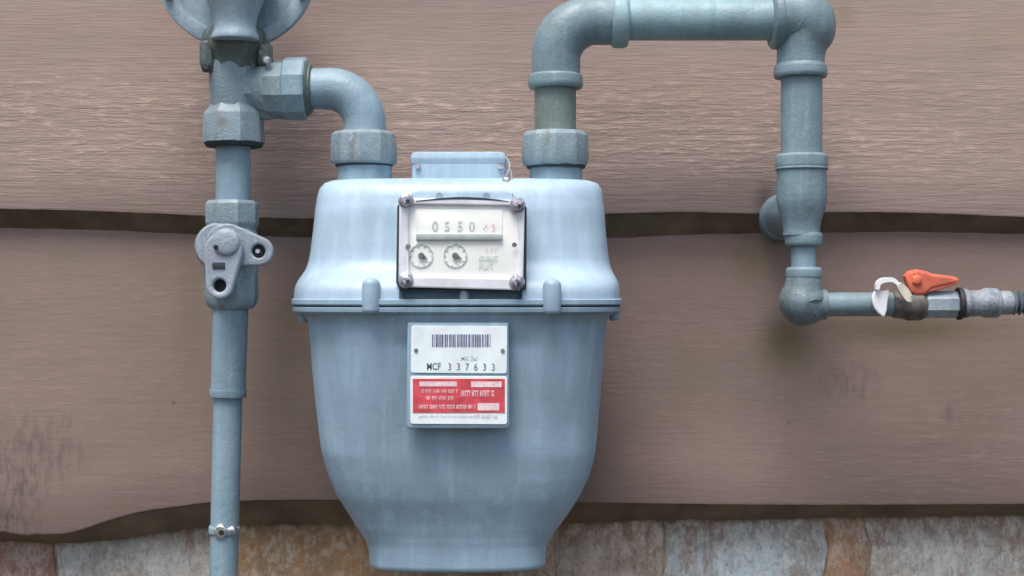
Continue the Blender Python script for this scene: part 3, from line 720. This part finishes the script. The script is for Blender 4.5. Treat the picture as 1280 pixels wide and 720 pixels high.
# ------------------------------------------------------------------ outlet piping
YO = -0.105; so = S(YO)
out = thing('outlet_pipe', 'green-grey outlet pipework looping over from the meter to the right', 'pipe', P(695, 206, YO))
bm = vert(694, YO, [(165, 38), (170, 42.5), (196, 43.5), (206, 42), (208, 38)], segs=10, rnd=.0014, wob=.0003); obj('union_nut', bm, F, out, smooth=20)
bm = vert(695, YO, [(206, 38), (211, 36), (211, 20)], segs=40); obj('gasket', bm, M_gasket_shade, out)
bm = vert(694, YO, [(104, 26), (169, 26)], wob=.0002); obj('nipple', bm, M_nipple, out)
ctrl = [(695, 100)] + [(742 - 47 * math.cos(R(t)), 72 - 46 * math.sin(R(t))) for t in range(0, 91, 9)] + [(770, 26)]
rr_ = [30, 30.5, 31, 31.5, 32, 32, 32, 32, 31.5, 31, 30.5, 30, 30]
bm = tube(bmesh.new(), [P(x, y, YO) for x, y in ctrl], [r * so for r in rr_]); el = obj('elbow', bm, M_pipe_r, out)
bm = vert(694.5, YO, [(93, 31), (95, 33.5), (106, 34.5), (111, 33), (111, 24)], rnd=.0012); obj('elbow_collar', bm, M_pipe_r, el)
bm = horiz(26.5, YO, [(764, 30), (767, 33.5), (781, 33.5), (785, 31), (786, 24)], rnd=.0012); obj('elbow_collar', bm, M_pipe_top, el)
bm = horiz(24.5, YO, [(780, 26), (972, 26)], wob=.0001); obj('cross_pipe', bm, M_pipe_top, out)
ctrl = [(972, 22, 36), (988, 22, 37), (1003, 25, 38.5), (1007, 38, 37), (1003, 54, 32), (1001, 70, 29.5), (1000.5, 88, 30)]
sp_ = smooth_path([Vector(c_) for c_ in ctrl], 6)
bm = tube(bmesh.new(), [P(q.x, q.y, YO) for q in sp_], [q.z * so for q in sp_]); el = obj('elbow', bm, M_pipe_r, out)
bm = horiz(23.5, YO, [(963, 34), (966, 38), (974, 38), (977, 36)], rnd=.001); obj('elbow_collar', bm, M_pipe_r, el)
bm = vert(1000.5, YO, [(80, 30), (84, 32.5), (93, 33.5), (97.5, 32), (97.5, 22)], rnd=.001); obj('elbow_collar', bm, M_pipe_r, el)
bm = vert(1002, YO, [(94, 25.5), (198, 25.5)], wob=.0002); obj('downpipe', bm, M_pipe_r, out)
bm = vert(1002, YO, [(193, 30), (195, 32.5), (208, 32.5), (210.5, 31.5), (212, 30.5), (240, 31.5), (252, 31), (262, 29), (274, 24.5), (288, 22.5), (294, 23)], rnd=.0012, segs=48); te = obj('tee', bm, M_pipe_r, out)
bm = vert(1002, YO, [(209, 31), (210, 33), (212, 33), (213, 31)], rnd=.0004); obj('tee_seam', bm, M_pipe_r, te)
bm = lathe(bmesh.new(), P(1002, 265, YO), (0, 1, 0), [(0, 20 * so), (.05, 24 * so), (.078, 27 * so), (.083, 31 * so), (.112, 31 * so)], rnd=.002); obj('wall_branch', bm, M_pipe_r, out)
bm = vert(1004.5, YO, [(291, 22), (294, 23.5), (305, 23), (308, 21), (308, 14)], rnd=.0012); obj('reducer_rim', bm, M_pipe_r, out)
bm = vert(1004.5, YO, [(300, 15.5), (345, 15.5)]); obj('short_nipple', bm, M_pipe_l, out)
bm = vert(1005, YO, [(334, 20), (336.5, 22.5), (346, 22.5), (349, 21), (350, 15)], rnd=.001); obj('elbow_rim', bm, M_pipe_r, out)
ctrl = [(1005, 346, 21.5), (1004, 360, 24), (1003, 371, 28), (1004, 379, 29), (1013, 381, 25), (1024, 380.5, 20), (1032, 380.5, 19)]
sp_ = smooth_path([Vector(c_) for c_ in ctrl], 6)
bm = tube(bmesh.new(), [P(q.x, q.y, YO) for q in sp_], [q.z * so for q in sp_]); obj('lower_elbow', bm, M_elbow, out)
bm = horiz(380.5, YO, [(1026, 15), (1122, 15)], wob=.0002); obj('branch_pipe', bm, M_pipe_r, out)

# small ball valve, orange lever
bv = thing('ball_valve', 'small bronze ball valve with faded orange lever at far right', 'valve', P(1150, 396, YO))
bm = horiz(381, YO, [(1113, 14), (1116, 17), (1130, 18), (1134, 20), (1150, 20), (1156, 17)], segs=24, rnd=.001, wob=.0006); obj('valve_body', bm, M_bronze, bv)
bm = horiz(380.5, YO, [(1152, 16), (1155, 18), (1192, 18.5), (1196, 16)], segs=8, spin=R(22.5), rnd=.001, wob=.0004); obj('hex_end', bm, M_valve, bv, smooth=20)
bm = vert(1144, YO, [(352, 8), (366, 8), (366, 11), (372, 11)], segs=20); obj('stem', bm, M_bronze, bv)
lev = [(1131, 345), (1136, 339), (1147, 336.5), (1159, 339), (1166, 342), (1194, 345.5), (1200, 349), (1197, 354), (1185, 357), (1166, 361), (1158, 368), (1146, 370), (1138, 365)]
lv = plate('lever', [lev], YO - .012, .010, M_orange, bv, .0025)
lv2 = [(1164, 358), (1197, 352), (1198, 355), (1176, 362), (1160, 366)]
plate('lever_underside', [lv2], YO - .011, .012, M_orange, lv, .001)
bm = front(1146, 350, YO - .012, [(0, 7), (2, 6.5), (2.6, 4)], segs=6); obj('lever_nut', bm, M_orange, lv)
bm = horiz(379.5, YO, [(1195, 16), (1196.5, 20.5), (1201.5, 20.5), (1203, 16)], segs=28, rnd=.0008); obj('rubber_ring', bm, M_rubber, bv)

un = thing('pipe_union', 'scuffed silver pipe union running out at the right edge', 'pipe fitting', P(1240, 396, YO))
bm = horiz(379, YO, [(1202, 15), (1204, 18.5), (1209, 18.5), (1212, 17), (1226, 17), (1230, 18.5), (1246, 18), (1251, 14)], segs=28, rnd=.001, wob=.0012); obj('union_nut', bm, M_steel, un, smooth=25)
bm = horiz(378.5, YO, [(1248, 13), (1251, 15), (1262, 15.5), (1266, 12)], segs=24, rnd=.001, wob=.0006); obj('union_tail', bm, M_steel, un)
xe = P(1700, 0, YO).x
bm = lathe(bmesh.new(), P(1262, 378.5, YO), (1, 0, 0), [(0, 11.5 * so), (xe - P(1262, 0, YO).x, 11.5 * so)], wob=.0003); obj('tail_pipe', bm, M_gasket_shade, un)
bm = bmesh.new()
for k in range(26): lathe(bm, P(1267 + k * 7, 378.5, YO), (1, 0, 0), [(-.0014, 12 * so), (0, 15.5 * so), (.0014, 12 * so)], segs=20, rnd=0)
obj('corrugation', bm, M_elbow, un, kind='stuff')
bm = lathe(bmesh.new(), P(1700, 378.5, YO) - Vector((.008, 0, 0)), (0, 1, 0), [(-.014, 12 * so), (-.014, 15 * so), (.115, 15 * so)]); obj('wall_stub', bm, M_gasket_shade, un)

tag_ = thing('white_tag', 'curled white plastic tag looped round the pipe beside the orange lever', 'tag', P(1100, 396, YO - .012))
tg = [(1091, 368), (1093, 364), (1098, 362.5), (1106, 363.5), (1111.5, 361.5), (1112, 367), (1110.5, 373), (1109.5, 381), (1109, 388), (1106, 396), (1103, 395.5), (1098, 391.5), (1093.5, 386), (1091, 380), (1090, 374)]
plate('tag_plate', [tg], YO - .016, .0035, M_tag, tag_, .0012)
def ribbon(pts, width, thick, Y0):
    bm = bmesh.new(); rows_ = []
    pts = smooth_path([Vector((x, y, 0)) for x, y in pts], 6)
    for i, q in enumerate(pts):
        t = (pts[min(i + 1, len(pts) - 1)] - pts[max(0, i - 1)]).normalized(); nrm = Vector((-t.y, t.x, 0))
        h_ = thick * (.45 + .55 * math.sin(math.pi * min(1, .12 + i / len(pts))))
        a_, b_ = q + nrm * h_, q - nrm * h_
        rows_.append([bm.verts.new(P(a_.x, a_.y, Y0)), bm.verts.new(P(b_.x, b_.y, Y0)), bm.verts.new(P(b_.x, b_.y, Y0) + Vector((0, width, 0))), bm.verts.new(P(a_.x, a_.y, Y0) + Vector((0, width, 0)))])
    for a_, b_ in zip(rows_, rows_[1:]):
        for j in range(4): bm.faces.new((a_[j], a_[(j + 1) % 4], b_[(j + 1) % 4], b_[j]))
    bm.faces.new(rows_[0]); bm.faces.new(rows_[-1]); return bm
obj('curled_strap', ribbon([(1097, 362), (1099, 354), (1106, 350), (1116, 350), (1123, 355), (1128, 362)], .006, 3.2, YO - .020), M_tag, tag_, smooth=50)
obj('cream_strap_end', ribbon([(1124, 355), (1131, 364), (1137, 373), (1140, 374)], .006, 5.5, YO - .021), M_tape, tag_, smooth=50)
